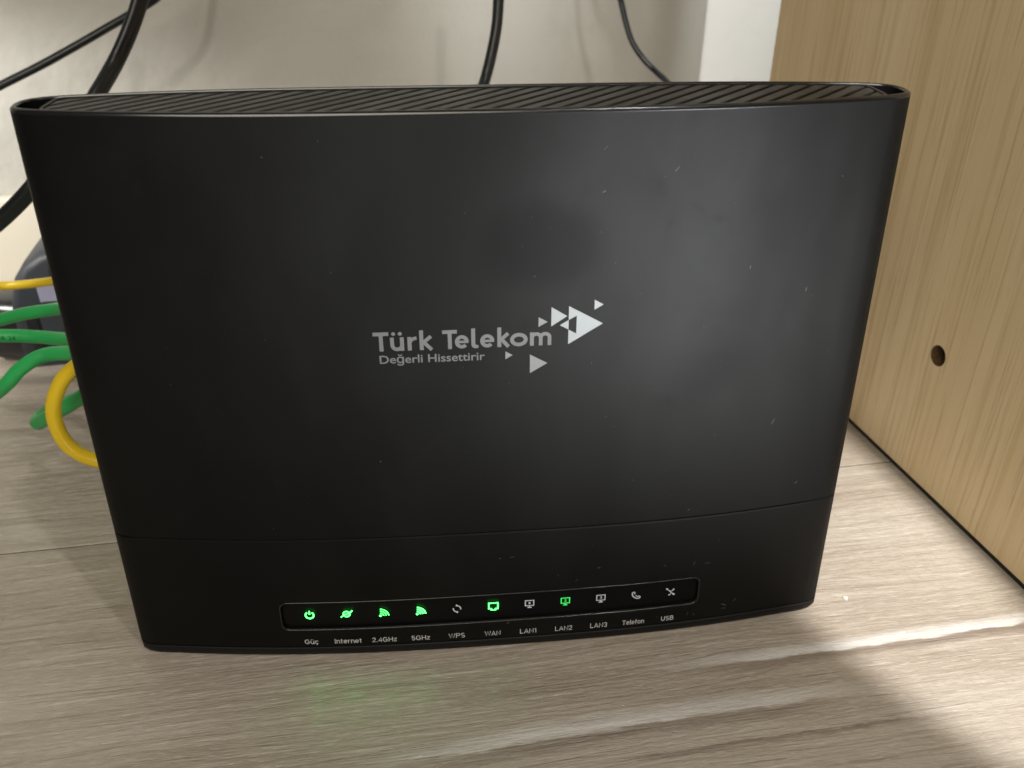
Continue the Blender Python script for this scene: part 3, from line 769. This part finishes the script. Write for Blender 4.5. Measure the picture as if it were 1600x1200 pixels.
gb = cable('level green cable with faint printed marks, middle of the green cables', [(-.30, .105, .072), (-.26, .102, .0715), (-.2135, .1, .0704), (-.199, .1, .0686), (-.1865, .1, .0678), (-.1756, .098, .0677), (-.1622, .09, .0704), (-.1392, .07, .0799), (-.10, .045, .085), (-.06, .022, .085)], .0028, M_green, GG)
cable('green cable bending downward to the left frame edge', [(-.30, .12, .003), (-.255, .105, .012), (-.2136, .09, .0385), (-.1976, .085, .048), (-.187, .08, .0565), (-.1804, .08, .0627), (-.1731, .08, .0673), (-.1665, .08, .0693), (-.1557, .075, .0718), (-.1367, .06, .078), (-.10, .035, .08), (-.05, .022, .08)], .0029, M_green, GG)
cable('short green loop end lying behind the yellow loop', [(-.06, .022, .085), (-.10, .035, .086), (-.1317, .05, .0768), (-.1443, .06, .0647), (-.1536, .065, .0573), (-.1644, .07, .0494), (-.1767, .08, .0391), (-.1829, .086, .0338), (-.1852, .094, .0318), (-.1800, .101, .0325), (-.1625, .1, .0386), (-.13, .09, .045), (-.09, .06, .06), (-.07, .022, .07)], .0030, M_green, GG)
cable('thick yellow cable looping out of the router left side towards the floor', [(-.07, .022, .09), (-.10, .028, .096), (-.1214, .035, .0949), (-.1348, .045, .0863), (-.1446, .05, .0796), (-.1512, .05, .0737), (-.1565, .05, .0644), (-.158, .05, .0546), (-.1562, .05, .046), (-.1516, .05, .0404), (-.1453, .05, .037), (-.136, .049, .0335), (-.122, .044, .034), (-.105, .034, .043), (-.08, .022, .055)], .0028, M_yellow, GY)
# the faint print along the level green cable
tm = text_mesh('E · AR 24 AWG', .020, .0026, left=0, base=-.0009)
vv = []
for x, z in tm[0]:
    X_ = -.1985+x; cy_ = .1; cz_ = .0686-.06*x+.0002; a = z/.0028
    vv.append((X_, cy_-.00288*math.cos(a), cz_+.00288*math.sin(a)))
mesh('printed_marks', vv, tm[1], plain('dark_green_print', (.01, .09, .04), .5), gb)

# dark power adapter and black plug behind the cables
ad = empty('power_adapter', (-.204, .222, 0)); ad.rotation_euler = (0, 0, R(6))
tag(ad, 'dark blue grey rounded power adapter with a pale lilac sticker, behind the yellow cable', 'power adapter')
def lump():
    bm = bmesh.new(); prof = []
    # arched front outline, extruded in depth with rounded edges
    out = [(-.037, 0), (-.0375, .020), (-.0355, .036), (-.031, .049), (-.024, .058), (-.015, .0635), (-.004, .0665), (.010, .0675), (.030, .0675), (.040, .064), (.044, .055), (.045, 0)]
    rings = [(-.016, .90), (-.0185+.004, 1.0)]
    for y, s_ in ((-.021, .86), (-.0200, .93), (-.017, .98), (-.012, 1.0), (.020, 1.0), (.026, .97), (.028, .9)):
        prof.append([bm.verts.new((x*s_, y, z*(.5+.5*s_))) for x, z in out])
    n = len(out)
    for a, b_ in zip(prof, prof[1:]):
        for i in range(n): j = (i+1) % n; bm.faces.new((a[i], a[j], b_[j], b_[i]))
    bm.faces.new(prof[0]); bm.faces.new(list(reversed(prof[-1])))
    bmesh.ops.subdivide_edges(bm, edges=[], cuts=1)
    return bm
o = from_bm('casing', lump(), M_adapter, ad, 40); o.location = (0, 0, .0002)
from_bm('top_band', box_bm(.052, .034, .012, .003, 3, c=(.012, -.004, .0535)), plain('grey_blue_band', (.045, .05, .062), .5), ad)
from_bm('sticker', box_bm(.030, .0006, .013, .0004, 1, c=(-.004, -.0215, .0445)), M_tag, ad)
pl = empty('plug', (-.238, .215, 0)); pl.rotation_euler = (0, 0, R(-12))
tag(pl, 'black plug lying at the left frame edge under the yellow cable', 'plug')
from_bm('plug_body', box_bm(.040, .030, .036, .008, 4, c=(0, 0, .0185)), M_black, pl)
from_bm('plug_neck', box_bm(.018, .014, .014, .004, 3, c=(.026, -.002, .024)), M_black, pl)

# crumb on the floor
cr = bmesh.new()
hp = [(0, -1.1), (.55, -.5), (1.0, .1), (.95, .65), (.5, .9), (.05, .5), (-.4, .85), (-.9, .7), (-1.0, .2), (-.6, -.4)]
lowr = [cr.verts.new((x*.00100, y*.00105, 0)) for x, y in hp]; upr = [cr.verts.new((x*.0008, y*.0008, .0006)) for x, y in hp]
for i in range(len(hp)): j = (i+1) % len(hp); cr.faces.new((lowr[i], lowr[j], upr[j], upr[i]))
cr.faces.new(upr); cr.faces.new(list(reversed(lowr)))
o = from_bm('crumb', cr, M_crumb, None, 60); o.location = (.134, -.0105, .0001)
tag(o, 'tiny white crumb on the floor just right of the router', 'crumb')
